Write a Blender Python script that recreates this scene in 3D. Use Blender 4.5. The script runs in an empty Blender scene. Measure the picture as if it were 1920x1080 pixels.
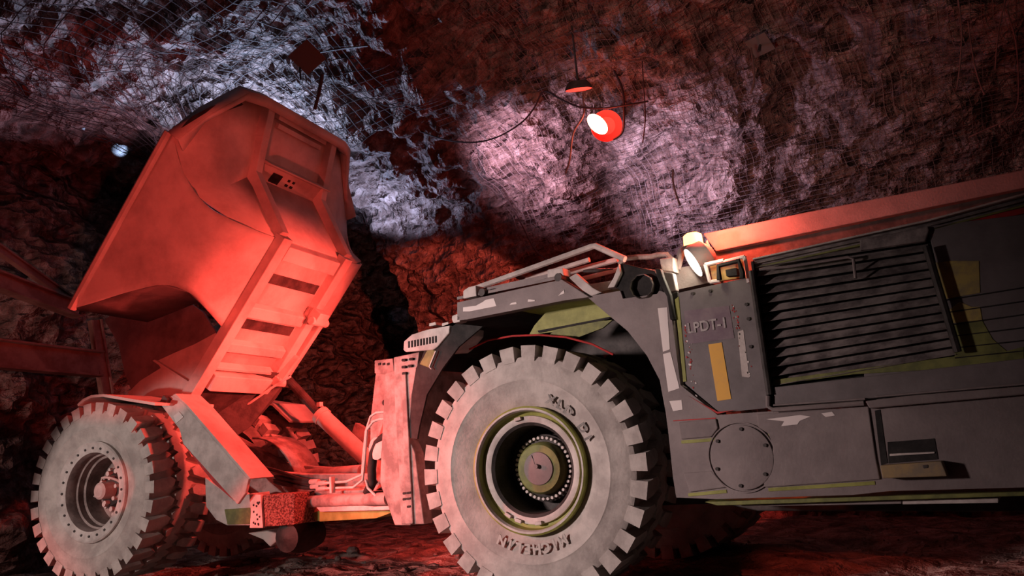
import bpy, bmesh, math, random
from mathutils import Vector, Matrix, noise
from math import sin, cos, pi, radians
random.seed(7)
S = bpy.context.scene
COL = S.collection

# ------------------------------------------------------------------ camera
FPX = 1377.0
_v1 = Vector((-2000, -475, -FPX)); _v2 = Vector((-502, 6107, -FPX))
AX = (-_v1).normalized()
AZ = (_v2 - _v2.dot(AX) * AX).normalized()
AY = AZ.cross(AX)
RW = Matrix((AX, AY, AZ))              # camera coords -> world coords
CAM = Vector((3.447, -4.985, 1.137))
cd = bpy.data.cameras.new('camera'); cam = bpy.data.objects.new('camera', cd); COL.objects.link(cam)
cd.sensor_width = 36; cd.lens = FPX / 1920 * 36; cd.clip_end = 200; cd.clip_start = .05
cam.matrix_world = Matrix.Translation(CAM) @ RW.to_4x4()
S.camera = cam

# ------------------------------------------------------------------ view, world
S.view_settings.view_transform = 'Standard'; S.view_settings.look = 'None'
S.view_settings.gamma = 1; S.view_settings.use_curve_mapping = False
S.view_settings.exposure = 0.0
w = bpy.data.worlds.new('world'); S.world = w; w.use_nodes = True
w.node_tree.nodes['Background'].inputs[0].default_value = (.6, .38, .36, 1)
w.node_tree.nodes['Background'].inputs[1].default_value = .012

# ------------------------------------------------------------------ lights
def lamp(kind, loc, target, energy, color, size=.3, angle=60, blend=.5):
    l = bpy.data.lights.new('scene_lamp', kind); l.energy = energy; l.color = color  # used for every lamp, including unseen ones added to light the scene
    if kind == 'AREA': l.shape = 'DISK'; l.size = size
    else: l.shadow_soft_size = size
    if kind == 'SPOT': l.spot_size = radians(angle); l.spot_blend = blend
    o = bpy.data.objects.new('light_source', l); COL.objects.link(o); o.location = loc
    if target is not None:
        o.rotation_euler = (Vector(target) - Vector(loc)).to_track_quat('-Z', 'Y').to_euler()
    return o
RED = (1, .072, .052)
lamp('SPOT', (-3.4, -6.0, 2.3), (-.5, 0, 1.0), 1900, (1, .76, .72), .3, 55, 1)            # neutral light from an unseen added lamp
lamp('SPOT', (-4.9, -6.0, 1.5), (-4.95, -.7, .72), 600, (1, .80, .74), .1, 36, .4)          # neutral light on the rear tyre
lamp('SPOT', (-1.5, -2.6, 2.0), (-5.6, -.2, 4.1), 400, RED, .06, 54, .16)                   # red, onto the side of the tipped body
lamp('SPOT', (-1.5, 1.6, 2.2), (-5.2, .5, 3.1), 1500, RED, .08, 66, .9)                      # red, rear of engine deck
lamp('SPOT', (-1.9, 1.0, 3.2), (-4.6, .9, .4), 700, RED, .12, 105, .6)                      # red, down on the hinge and the muck
lamp('SPOT', (-4.2, -2.6, 2.4), (-1.85, .1, 1.35), 2000, RED, .10, 38, .8)                     # red on the hinge area
lamp('SPOT', (-2.3, -3.4, 1.4), (-5.36, -.5, 1.1), 260, RED, .02, 9.5, .3)                   # red, into the rear rim
lamp('SPOT', (-6.5, -6, 2.5), (-11, 3, 2.6), 500, (1, .55, .5), .3, 60, 1)                  # dim fill on the left wall
lamp('SPOT', (-3.5, -3.0, 1.2), (-2.7, .8, -.1), 800, RED, .06, 44, .8)                     # red on the muck between the wheels
lamp('SPOT', (-7.2, -3.2, 1.8), (-6.9, -1.9, 0), 260, RED, .1, 70, .4)                      # red on the muck at the left
lamp('SPOT', (-1.2, 1.6, 2.9), (-5.4, 5.6, 3.2), 1500, (1, .14, .09), .05, 44, .3)                   # red on the rock corner
lamp('SPOT', (-5.9, 1.7, 5.65), (-4.8, .8, 7), 560, (.5, .65, 1), .05, 150, .4)                           # blue white, behind the body
lamp('SPOT', (-5.3, 3.6, 5.0), (-5.0, 4.0, 7), 150, (.5, .62, 1), .06, 150, .4)
lamp('SPOT', (-7.4, .4, 5.0), (-6.6, -1.2, 7), 110, (.85, .6, .85), .08, 130, .5)
lamp('SPOT', (-2.4, 3.2, 4.9), (-2.0, 4.6, 6.2), 300, (.9, .58, .82), .12, 120, .6)
lamp('SPOT', (-.6, 3.8, 4.4), (.1, 5.2, 5.2), 260, (.85, .66, .95), .10, 125, .6)
lamp('SPOT', (2.4, -3.4, 1.7), (1.0, 3, 6.6), 520, (1, .66, .56), .2, 56, .8)                # warm, up to the roof


# ------------------------------------------------------------------ pixel rays onto real planes
def ray(px, py): return RW @ Vector((px - 960, 540 - py, -FPX))
def F(px, py, Y=0.0):                  # front half of the truck: plane Y = const
    r = ray(px, py); return CAM + r * ((Y - CAM.y) / r.y)
OR = Vector((-5.466, -.793, 0)); AR = radians(12)
XR = Vector((cos(AR), sin(AR), 0)); YR = Vector((-sin(AR), cos(AR), 0)); ZR = Vector((0, 0, 1))
def Rr(px, py, y=0.0):                 # rear half of the truck
    r = ray(px, py); return CAM + r * ((y - (CAM - OR).dot(YR)) / r.dot(YR))
def RL(x, y, z): return OR + x * XR + y * YR + z * ZR
TH = radians(49.5)
def B(u, v, y): return RL(.9 + u * cos(TH) + v * sin(TH), y, 2.5 + u * sin(TH) - v * cos(TH))
def onplane(px, py, p, n):
    r = ray(px, py); n = Vector(n); return CAM + r * ((Vector(p) - CAM).dot(n) / r.dot(n))

# small blue spots of light on the far rock
def W(px, py, X): r = ray(px, py); return CAM + r * ((X - CAM.x) / r.x)
for px_, py_, e_, an_ in ((268, 225, 260, 13), (213, 278, 260, 16), (140, 238, 60, 7), (120, 380, 8, 12)):
    lamp('SPOT', W(px_, py_, -8.2) + Vector((.15, .1, -.05)), W(px_, py_, -9.4), e_, (.28, .55, 1) if py_ < 300 else (1, .5, .6), .01, an_ * 1.5, .8)
for px_, py_, e_, an_ in ((748, 590, 60, 6), (545, 790, 12, 10), (715, 350, 30, 10)):
    lamp('SPOT', F(px_, py_, 5.0), F(px_, py_, 9.0), e_, (.28, .55, 1), .01, an_, .8)

# ------------------------------------------------------------------ materials
def mat(name, c1, c2=None, rough=.7, metal=0, scale=3, bump=.0, bscale=30, thr=(.4, .6), spec=.3, detail=6):
    m = bpy.data.materials.new(name); m.use_nodes = True; nt = m.node_tree; N = nt.nodes; L = nt.links
    b = N['Principled BSDF']; b.inputs['Roughness'].default_value = rough; b.inputs['Metallic'].default_value = metal
    b.inputs['Specular IOR Level'].default_value = spec
    tc = N.new('ShaderNodeTexCoord')
    if c2:
        n = N.new('ShaderNodeTexNoise'); n.inputs['Scale'].default_value = scale; n.inputs['Detail'].default_value = detail
        n.inputs['Roughness'].default_value = .65
        r = N.new('ShaderNodeValToRGB'); r.color_ramp.elements[0].position = thr[0]; r.color_ramp.elements[1].position = thr[1]
        r.color_ramp.elements[0].color = (*c1, 1); r.color_ramp.elements[1].color = (*c2, 1)
        L.new(tc.outputs['Object'], n.inputs['Vector']); L.new(n.outputs['Fac'], r.inputs['Fac']); L.new(r.outputs['Color'], b.inputs['Base Color'])
    else: b.inputs['Base Color'].default_value = (*c1, 1)
    if bump:
        n2 = N.new('ShaderNodeTexNoise'); n2.inputs['Scale'].default_value = bscale; n2.inputs['Detail'].default_value = 8
        bp = N.new('ShaderNodeBump'); bp.inputs['Strength'].default_value = bump; bp.inputs['Distance'].default_value = .05
        L.new(tc.outputs['Object'], n2.inputs['Vector']); L.new(n2.outputs['Fac'], bp.inputs['Height']); L.new(bp.outputs['Normal'], b.inputs['Normal'])
    return m
def emit(name, col, s):
    m = bpy.data.materials.new(name); m.use_nodes = True; b = m.node_tree.nodes['Principled BSDF']
    b.inputs['Base Color'].default_value = (*col, 1)
    b.inputs['Emission Color'].default_value = (*col, 1); b.inputs['Emission Strength'].default_value = s
    return m
M = dict(
    rubber=mat('dusty_rubber', (.36, .32, .30), (.52, .47, .44), .95, scale=4, bump=.12, bscale=40),
    tread=mat('tread_rubber', (.20, .18, .17), (.38, .34, .32), .9, scale=5, bump=.2, bscale=30),
    black=mat('black_rubber', (.012, .011, .011), (.03, .027, .026), .8, scale=6, bump=.1),
    body=mat('dusty_grey_paint', (.17, .14, .14), (.29, .245, .24), .62, scale=2.2, bump=.08, bscale=60, thr=(.35, .7)),
    hatch=mat('hatch_paint', (.12, .105, .105), (.20, .175, .18), .55, scale=4, bump=.05, bscale=80, thr=(.3, .7)),
    slat=mat('slat_paint', (.12, .10, .10), (.30, .26, .25), .6, scale=7, bump=.1, bscale=40, thr=(.4, .62)),
    pale=mat('pale_dusty_metal', (.42, .37, .35), (.62, .56, .53), .7, scale=4, bump=.1, bscale=40),
    bed=mat('bed_dusty_steel', (.38, .33, .31), (.62, .56, .52), .68, scale=1.6, bump=.10, bscale=14, thr=(.33, .6)),
    bedin=mat('bed_inner_shaded_steel', (.10, .085, .085), (.20, .17, .17), .7, scale=1.5, bump=.2, bscale=8),  # inner bed steel, darkened for mud and for the shade behind the side sheet
    hinge=mat('hinge_dusty_steel', (.20, .15, .14), (.40, .32, .30), .7, scale=5, bump=.1, bscale=30),  # dusty hinge metal, darker and a little warmer than the bed steel
    dark=mat('dark_steel', (.03, .026, .025), (.07, .06, .057), .6, scale=5, bump=.1),
    green=mat('yellow_green_paint', (.21, .22, .05), (.32, .33, .09), .55, scale=5, bump=.05),
    olive=mat('olive_paint', (.13, .14, .05), (.22, .23, .07), .6, scale=8, bump=.05),
    yel=mat('yellow_reflector', (.75, .40, .06), (.62, .34, .09), .5, scale=12, thr=(.5, .8)),
    yelw=mat('yellow_worn_paint', (.42, .33, .10), (.20, .17, .12), .6, scale=9, thr=(.45, .7)),
    redp=mat('red_lit_paint', (.5, .03, .03), (.3, .03, .03), .6, scale=10),
    white=mat('bare_scrape', (.75, .68, .66), None, .6),
    steel=mat('bright_rod', (.7, .7, .72), None, .2, 1),
    hose=mat('hose', (.03, .026, .025), None, .6),
    cable=mat('cable_rubber', (.03, .015, .015), None, .7),
    wire=mat('mesh_wire', (.09, .065, .065), (.16, .12, .12), .7, .3, scale=6),
    beam=mat('rusty_beam', (.14, .07, .055), (.24, .15, .12), .8, scale=3, bump=.2, bscale=20),
    plate=mat('bolt_plate', (.10, .095, .085), None, .6),
    rust=mat('red_oxide_grille', (.10, .03, .025), (.35, .16, .13), .8, scale=50, thr=(.45, .55), bump=.6, bscale=90),
    text=mat('faded_lettering', (.42, .38, .38), (.16, .14, .15), .6, scale=20, thr=(.5, .75)),
    tyretext=mat('sidewall_lettering', (.50, .45, .42), None, .9),
    tyretextd=mat('dark_sidewall_lettering', (.20, .19, .18), (.36, .33, .31), .9, scale=14),
    purple=mat('faded_purple_sticker', (.15, .10, .13), (.20, .15, .17), .5, scale=8),
    mesh=mat('wood_step', (.38, .27, .13), (.25, .2, .14), .7, scale=10),
    lensw=emit('work_light_lens', (1, .86, .66), 14),
    lensr=emit('red_hot_lens', (1, .42, .25), 16),
    glowr=emit('red_lamp_glow', (1, .05, .03), 1.6),
    beac=emit('beacon_lens', (1, .35, .10), 6),
)
def rockmat(name, cols, bump=1.0, scale=1.1):
    m = bpy.data.materials.new(name); m.use_nodes = True; nt = m.node_tree; N = nt.nodes; L = nt.links
    b = N['Principled BSDF']; b.inputs['Roughness'].default_value = .62; b.inputs['Specular IOR Level'].default_value = .35
    tc = N.new('ShaderNodeTexCoord')
    n = N.new('ShaderNodeTexNoise'); n.inputs['Scale'].default_value = scale; n.inputs['Detail'].default_value = 5; n.inputs['Roughness'].default_value = .6
    n.inputs['Distortion'].default_value = .0
    r = N.new('ShaderNodeValToRGB'); e = r.color_ramp.elements
    e[0].position = .36; e[0].color = (*cols[0], 1); e[1].position = .66; e[1].color = (*cols[2], 1)
    k = e.new(.5); k.color = (*cols[1], 1)
    L.new(tc.outputs['Object'], n.inputs['Vector']); L.new(n.outputs['Fac'], r.inputs['Fac'])
    L.new(r.outputs['Color'], b.inputs['Base Color'])
    mp = N.new('ShaderNodeMapping'); mp.inputs['Scale'].default_value = (.8, 1.6, 2.6); mp.inputs['Rotation'].default_value = (.3, .5, .2)
    v = N.new('ShaderNodeTexVoronoi'); v.inputs['Scale'].default_value = 2.6; v.feature = 'F1'
    n2 = N.new('ShaderNodeTexNoise'); n2.inputs['Scale'].default_value = 4.5; n2.inputs['Detail'].default_value = 5; n2.inputs['Roughness'].default_value = .62
    mx = N.new('ShaderNodeMath'); mx.operation = 'MULTIPLY_ADD'; mx.inputs[1].default_value = .9
    L.new(tc.outputs['Object'], mp.inputs['Vector']); L.new(mp.outputs['Vector'], v.inputs['Vector']); L.new(tc.outputs['Object'], n2.inputs['Vector'])
    L.new(v.outputs['Distance'], mx.inputs[0]); L.new(n2.outputs['Fac'], mx.inputs[2])
    bp = N.new('ShaderNodeBump'); bp.inputs['Strength'].default_value = bump; bp.inputs['Distance'].default_value = .30
    L.new(mx.outputs[0], bp.inputs['Height']); L.new(bp.outputs['Normal'], b.inputs['Normal'])
    return m
M['rock'] = rockmat('drift_rock', [(.07, .042, .036), (.15, .095, .082), (.30, .22, .20)], 1.0, 4.5)
M['floor'] = rockmat('muck_floor', [(.10, .08, .07), (.22, .18, .16), (.36, .30, .27)], .9, 3)
M['stone'] = rockmat('loose_stone', [(.08, .065, .06), (.16, .13, .12), (.26, .22, .2)], .5, 5)

# ------------------------------------------------------------------ mesh builder
class MB:
    def __init__(s): s.v = []; s.f = []; s.m = []; s.mats = []; s.cur = 0
    def use(s, m):
        if m not in s.mats: s.mats.append(m)
        s.cur = s.mats.index(m); return s
    def add(s, vs, fs):
        b = len(s.v); s.v += [Vector(v) for v in vs]
        for f in fs: s.f.append([b + i for i in f]); s.m.append(s.cur)
        return s
    def prism(s, pts, d):              # polygon extruded by vector d
        pts = [Vector(p) for p in pts]; n = len(pts); d = Vector(d)
        fs = [list(range(n)), list(range(2 * n - 1, n - 1, -1))] + [[i, n + i, n + (i + 1) % n, (i + 1) % n] for i in range(n)]
        return s.add(pts + [p + d for p in pts], fs)
    def box(s, c, sx, sy, sz, ax=None):
        c = Vector(c); X, Y, Z = ax or (Vector((1, 0, 0)), Vector((0, 1, 0)), Vector((0, 0, 1)))
        p = [c + X * (sx * a) + Y * (sy * b) - Z * sz * .5 for a, b in ((-.5, -.5), (.5, -.5), (.5, .5), (-.5, .5))]
        return s.prism(p, Z * sz)
    def tube(s, path, r, n=8, caps=True):
        path = [Vector(p) for p in path]; rings = []; prev = None
        for i, p in enumerate(path):
            t = (path[min(i + 1, len(path) - 1)] - path[max(i - 1, 0)]).normalized()
            a = prev if prev is not None else (Vector((0, 0, 1)) if abs(t.z) < .9 else Vector((1, 0, 0)))
            a = (a - t * a.dot(t)).normalized(); prev = a; b = t.cross(a)
            rr = r[i] if isinstance(r, (list, tuple)) else r
            rings.append([p + (a * cos(2 * pi * k / n) + b * sin(2 * pi * k / n)) * rr for k in range(n)])
        vs = [v for R_ in rings for v in R_]; fs = []
        for i in range(len(rings) - 1):
            for k in range(n): fs.append([i * n + k, i * n + (k + 1) % n, (i + 1) * n + (k + 1) % n, (i + 1) * n + k])
        if caps: fs += [list(range(n))[::-1], [(len(rings) - 1) * n + k for k in range(n)]]
        return s.add(vs, fs)
    def lathe(s, prof, n=64, c=(0, 0, 0), ax=None):   # prof: (radius, y along axis Y)
        c = Vector(c); X, Y, Z = ax or (Vector((1, 0, 0)), Vector((0, 1, 0)), Vector((0, 0, 1)))
        vs = [c + (X * cos(2 * pi * k / n) + Z * sin(2 * pi * k / n)) * r + Y * y for r, y in prof for k in range(n)]
        fs = [[i * n + k, i * n + (k + 1) % n, (i + 1) * n + (k + 1) % n, (i + 1) * n + k] for i in range(len(prof) - 1) for k in range(n)]
        return s.add(vs, fs)
    def grid(s, P):                    # P[i][j]
        n, m = len(P), len(P[0])
        return s.add([p for r in P for p in r], [[i * m + j, i * m + j + 1, (i + 1) * m + j + 1, (i + 1) * m + j] for i in range(n - 1) for j in range(m - 1)])
    def build(s, name, m, parent=None, bevel=0, smooth=False, solid=0, label=None, loc=None):
        me = bpy.data.meshes.new(name)
        base = Vector(loc) if loc is not None else (sum(s.v, Vector()) / len(s.v) if parent is None or parent.get('_w') else Vector())
        off = Vector(parent['_w']) if parent is not None and parent.get('_w') else Vector()
        me.from_pydata([v - base for v in s.v], [], s.f); me.update()
        if s.mats:
            for x in s.mats: me.materials.append(M[x])
            for p, k in zip(me.polygons, s.m): p.material_index = k
        else: me.materials.append(M[m])
        bm = bmesh.new(); bm.from_mesh(me); bmesh.ops.recalc_face_normals(bm, faces=bm.faces); bm.to_mesh(me); bm.free()
        o = bpy.data.objects.new(name, me); COL.objects.link(o)
        if parent is not None: o.parent = parent
        o.location = base - off
        if smooth:
            for p in me.polygons: p.use_smooth = True
            es = o.modifiers.new('edge', 'EDGE_SPLIT'); es.split_angle = radians(38)
        if solid: t = o.modifiers.new('thick', 'SOLIDIFY'); t.thickness = solid; t.offset = 0
        if bevel:
            t = o.modifiers.new('bevel', 'BEVEL'); t.width = bevel; t.segments = 2; t.limit_method = 'ANGLE'
        if label: o['label'] = label
        return o
def merge(a, b):                       # surface marks become part of the panel's own mesh
    bm = bmesh.new(); bm.from_mesh(a.data)
    mats = list(a.data.materials); mp = []
    for x in b.data.materials:
        if x not in mats: mats.append(x); a.data.materials.append(x)
        mp.append(mats.index(x))
    off = b.location - a.location; vs = [bm.verts.new(v.co + off) for v in b.data.vertices]
    for p in b.data.polygons:
        f = bm.faces.new([vs[i] for i in p.vertices]); f.material_index = mp[p.material_index]
    bm.to_mesh(a.data); bm.free(); bpy.data.objects.remove(b)
def tag(o, label, cat=None, group=None, kind=None):
    o['label'] = label
    if cat: o['category'] = cat
    if group: o['group'] = group
    if kind: o['kind'] = kind
    return o
def empty(name, loc):
    o = bpy.data.objects.new(name, None); COL.objects.link(o); o.location = loc; o['_w'] = tuple(loc); return o
def cyl(p0, p1, r, n=20): return MB().tube([p0, p1], r, n)
def sub(parent, mb, name, m, **k):     # sub-part in world coords under a part built in world coords
    p = parent; w_ = Vector(p.location)
    q = p.parent
    while q is not None: w_ += Vector(q.location); q = q.parent
    mb.v = [v - w_ for v in mb.v]
    return mb.build(name, m, p, **k)

# ------------------------------------------------------------------ rock shell
def fbm(p):
    v = noise.fractal(p * .45, 1, 2.1, 4) * .9 + noise.fractal(p * 1.5 + Vector((9, 3, 1)), .9, 2.2, 5) * .38
    c = noise.voronoi(p * 1.3)[0]
    c2 = noise.voronoi(p * 2.9 + Vector((4, 1, 7)))[0]
    return v * .55 + (c[1] - c[0]) * .30 + (c2[1] - c2[0]) * .11
PROF = [(5.6, -.5), (5.7, 1.0), (5.75, 2.2), (5.6, 3.3), (5.2, 4.3), (4.5, 5.2), (3.4, 6.0), (2.0, 6.6), (.2, 6.9), (-2, 7.0), (-4.5, 7.0), (-7.5, 6.7)]
PROF2 = [(11, -.5), (11, 1.5), (10.8, 3.0), (10.2, 4.2), (9.2, 5.0), (7.6, 5.5), (6.0, 5.8), (4.0, 6.2), (2.0, 6.6), (-1, 6.8), (-4, 6.8), (-7.5, 6.5)]
def lerp_path(P, t):
    n = len(P) - 1; x = t * n; i = min(int(x), n - 1); f_ = x - i
    p = [Vector(P[max(0, min(n, k))]) for k in (i - 1, i, i + 1, i + 2)]
    return .5 * ((2 * p[1]) + (p[2] - p[0]) * f_ + (2 * p[0] - 5 * p[1] + 4 * p[2] - p[3]) * f_ ** 2 + (-p[0] + 3 * p[1] - 3 * p[2] + p[3]) * f_ ** 3)
def shell(X, t):
    k = min(1, max(0, (-5.9 - X) / 1.3)); k = k * k * (3 - 2 * k)
    a = lerp_path(PROF, t); b = lerp_path(PROF2, t); q = a * (1 - k) + b * k
    e = .004
    a1 = lerp_path(PROF, min(1, t + e)); a0 = lerp_path(PROF, max(0, t - e)); d = (a1 - a0).normalized()
    nrm = Vector((0, d.y, -d.x)); nrm = nrm if nrm.y < 0 or nrm.z < 0 else -nrm
    if nrm.y > 0.3 or nrm.z > .3: nrm = -nrm
    p = Vector((X, q.x, q.y))
    return p, nrm
def shell_d(X, t, extra=0):
    p, n = shell(X, t); return p + n * (fbm(p) + extra)
NX, NT = 440, 190
def rows(t0, t1, n):
    return [[shell_d(-11.6 + (8.0 + 11.6) * i / NX, t0 + (t1 - t0) * j / n) for j in range(n + 1)] for i in range(NX + 1)]
TS = .45
g = MB().grid(rows(0, TS, 130)); wb = g.build('wall_back', 'rock', loc=(0, 5.6, 0), smooth=False); wb['kind'] = 'structure'
g = MB().grid(rows(TS, 1, 140)); ce = g.build('ceiling', 'rock', loc=(0, 0, 6.8)); ce['kind'] = 'structure'
P = []
for i in range(130):
    row = []
    for j in range(81):
        y = -8 + 20 * i / 129; z = -.5 + 8 * j / 80
        p = Vector((-9.5 - .05 * y - .012 * z * z, y, z)); row.append(p + Vector((1, 0, 0)) * fbm(p) * 1.3)
    P.append(row)
wl = MB().grid(P).build('wall_left', 'rock', loc=(-9.5, 0, 0)); wl['kind'] = 'structure'
def fz(x, y):
    p = Vector((x, y, 0)); z = noise.fractal(p * .5, 1, 2, 4) * .10 + noise.fractal(p * 2.6, .9, 2.1, 4) * .045 - .03
    return z
P = [[Vector((-11.8 + 20.5 * i / 260, -8 + 20 * j / 240, 0)) for j in range(241)] for i in range(261)]
for r_ in P:
    for p in r_: p.z = fz(p.x, p.y)
fl = MB().grid(P).build('floor', 'floor', loc=(0, 0, 0)); fl['kind'] = 'structure'

# ------------------------------------------------------------------ the truck
truck = empty('mining_truck', (-2.5, 1.4, 0))
tag(truck, 'articulated underground mining truck with its tipped dump body raised', 'truck')
T = truck
def plate(name, pts, Y, th, m, bevel=.008, **k):
    return MB().prism([F(x, y, Y) for x, y in pts], (0, th, 0)).build(name, m, T, bevel=bevel, **k)
def plateR(name, pts, y, th, m, bevel=.008, **k):
    return MB().prism([Rr(a, b, y) for a, b in pts], YR * th).build(name, m, T, bevel=bevel, **k)

# ---- wheels -------------------------------------------------
NL = 30
def tyre_mb():
    m = MB().use('rubber')
    W = .76
    half = [(.49, .05), (.55, .02), (.62, -.015), (.70, -.035), (.715, -.045), (.73, -.038), (.80, -.03), (.87, -.02), (.905, .0), (.915, .05), (.915, W / 2)]
    m.lathe(half + [(r, W - w_) for r, w_ in half[::-1][1:]], 112)
    p = 2 * pi / NL
    def lug(pts, r0, r1, mm):          # pts (theta, w)
        n = len(pts); m.use(mm)
        f = lambda t, w_, r: Vector((r * cos(t), w_, r * sin(t)))
        vs = [f(t, w_, r0) for t, w_ in pts] + [f(t, w_, r1) for t, w_ in pts]
        m.add(vs, [list(range(n, 2 * n)), list(range(n))[::-1]] + [[i, (i + 1) % n, n + (i + 1) % n, n + i] for i in range(n)])
    for k in range(NL):
        for side in (0, 1):
            t = -(k + .5 * side) * p
            sg = (lambda a: a) if side == 0 else (lambda a: W - a)
            lug([(t + a * p, sg(b)) for a, b in ((-.32, -.026), (.32, -.026), (.34, .05), (.45, .2), (.28, .26), (-.02, .24), (-.22, .12))], .87, 1.0, 'rubber')
            lug([(t + a * p, sg(b)) for a, b in ((.22, .29), (.52, .27), (.80, .37), (.72, .44), (.45, .46), (.15, .36))], .89, .995, 'rubber')
    return m
tyre_mesh = None
def wheel(center, yaw, front, label):
    global tyre_mesh
    if tyre_mesh is None:
        o = tyre_mb().build('tyre', 'rubber', None, loc=(0, 0, 0)); tyre_mesh = o.data
        for p_ in tyre_mesh.polygons: p_.use_smooth = True
    else:
        o = bpy.data.objects.new('tyre', tyre_mesh); COL.objects.link(o)
    es = o.modifiers.get('edge') or o.modifiers.new('edge', 'EDGE_SPLIT'); es.split_angle = radians(30)
    o.parent = T; o.location = Vector(center) - T.location; o.rotation_euler = (0, radians(random.uniform(-6, 6)), 0)
    o.rotation_euler = (0, 0, yaw); o['label'] = label
    return o
def rim_front(o):
    m = MB().use('green')
    m.lathe([(.505, .04), (.505, -.02), (.49, -.03)], 80)
    m.use('pale').lathe([(.49, -.03), (.475, -.028), (.465, .0)], 80)
    m.use('green').lathe([(.465, .0), (.455, .06), (.43, .07)], 80)
    m.use('pale').lathe([(.43, .07), (.425, .045), (.40, .04), (.375, .05)], 80)
    m.use('dark').lathe([(.375, .05), (.35, .07), (.345, .36), (.30, .38), (.2, .38)], 80)
    m.build('rim', 'green', o, smooth=True)
    m = MB().use('dark').lathe([(.275, .38), (.275, .30), (.225, .285), (.215, .285)], 64)
    m.build('hub_ring', 'dark', o, smooth=True)
    m = MB().use('olive').lathe([(.215, .30), (.208, .21), (.19, .185), (.135, .18)], 64).use('body').lathe([(.135, .18), (.13, .17), (.06, .16), (0.001, .16)], 48)
    m.tube([(0, .165, .02), (0, .13, .02)], .018, 8); m.tube([(-.05, .165, .11), (-.02, .16, .03)], .005, 6)
    m.build('hub_cap', 'olive', o, smooth=True)
    first = None
    for k in range(38):
        a = 2 * pi * k / 38; c = Vector((.248 * cos(a), .285, .248 * sin(a)))
        if first is None:
            first = MB().tube([(0, .02, 0), (0, -.03, 0)], .0135, 6).build('hub_bolt', 'pale', o, loc=(0, 0, 0)); q = first
        else: q = first.copy(); COL.objects.link(q); q.parent = o
        q.location = c
    m = MB()
    for a in (100, 250, 275, 236):
        t = radians(a); c = Vector((.415 * cos(t), .04, .415 * sin(t)))
        q = MB().box(c, .06, .05, .028, (Vector((-sin(t), 0, cos(t))), Vector((0, 1, 0)), Vector((cos(t), 0, sin(t))))).build('rim_lug', 'pale', o, bevel=.004)
def rim_rear(o):
    m = MB().use('pale').lathe([(.56, .03), (.56, -.02), (.545, -.03), (.52, -.01), (.45, .0), (.435, .0)], 80)
    m.use('hinge').lathe([(.435, .0), (.42, .05), (.42, .12), (.40, .13), (.40, .2), (.375, .21), (.37, .40), (.2, .42)], 80)
    m.build('rim', 'pale', o, smooth=True)
    m = MB().use('dark').lathe([(.26, .42), (.26, .34), (.2, .32), (.17, .25), (.10, .24)], 40).use('pale').lathe([(.10, .24), (.095, .10), (.07, .08), (.001, .08)], 32)
    m.build('hub_cap', 'dark', o, smooth=True)
    first = None
    for rad, n_, y0, r_ in ((.30, 12, .42, .022), (.215, 10, .33, .03), (.14, 6, .25, .025)):
        for k in range(n_):
            a = 2 * pi * (k + .3) / n_
            q = MB().tube([(0, .02, 0), (0, -.06, 0)], r_, 6).build('hub_bolt', 'pale', o, loc=(0, 0, 0)) if k == 0 else q0.copy()
            if k == 0: q0 = q
            else: COL.objects.link(q); q.parent = o
            q.location = (rad * cos(a), y0, rad * sin(a))
    for k in range(24):
        a = 2 * pi * k / 24
        q = MB().tube([(0, .01, 0), (0, -.012, 0)], .014, 6).build('flange_bolt', 'dark', o, loc=(0, 0, 0)) if k == 0 else q0.copy()
        if k == 0: q0 = q
        else: COL.objects.link(q); q.parent = o
        q.location = (.485 * cos(a), -.004, .485 * sin(a))
    q0 = MB()
    pts = []
    for k in range(13):
        a = -.2 + 3.4 * k / 12; pts.append((.17 * cos(a) * 1.2, .2 + .05 * sin(3 * a), .2 * sin(a) - .05))
    MB().tube(pts, .014, 6).build('hub_line', 'pale', o)
def ring_text(o, s, r, ang0, step, size, m, flip=False, name='sidewall_lettering'):
    mb = MB(); dg = bpy.context.evaluated_depsgraph_get()
    for i, ch in enumerate(s):
        if ch == ' ': continue
        cu = bpy.data.curves.new('t', 'FONT'); cu.body = ch; cu.size = size; cu.align_x = 'CENTER'; cu.extrude = .003; cu.offset = .004
        to = bpy.data.objects.new('t', cu); COL.objects.link(to); bpy.context.view_layer.update()
        me = bpy.data.meshes.new_from_object(to.evaluated_get(bpy.context.evaluated_depsgraph_get()))
        a = radians(ang0 - step * i)
        up = Vector((cos(a), 0, sin(a))); rt = Vector((sin(a), 0, -cos(a)))
        vs = [up * (r + v.co.y) + rt * v.co.x + Vector((0, -.036 - v.co.z, 0)) for v in me.vertices]
        mb.add(vs, [list(p.vertices) for p in me.polygons])
        bpy.data.objects.remove(to); bpy.data.meshes.remove(me)
    return mb.build(name, m, o)
wf = wheel((.0, -.0, 1.0), radians(7), True, 'large dusty tyre filling the wheel arch, nearest'); wf.rotation_euler = (0, 0, radians(7))
rim_front(wf); ring_text(wf, 'XLD D1', .56, 63, 8.5, .095, 'tyretextd'); ring_text(wf, 'MICHELIN', .565, -64, 7.6, .105, 'tyretext')
wr = wheel(RL(0, 0, 1.098), AR, False, 'dusty tyre at the rear left with red-lit tread'); rim_rear(wr)
wr2 = wheel(RL(0, 2.76, 1.098), AR + pi, False, 'red-lit far tyre behind the hinge frame'); 
wf2 = wheel((.15, 2.85, 1.0), pi, False, 'dark far tyre seen below the side skirt')
for o_ in (wr2, wf2):
    MB().use('bed').lathe([(.5, .76), (.44, .7), (.42, .5), (.2, .48), (.001, .48)], 40).build('rim', 'bed', o_, smooth=True)

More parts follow.
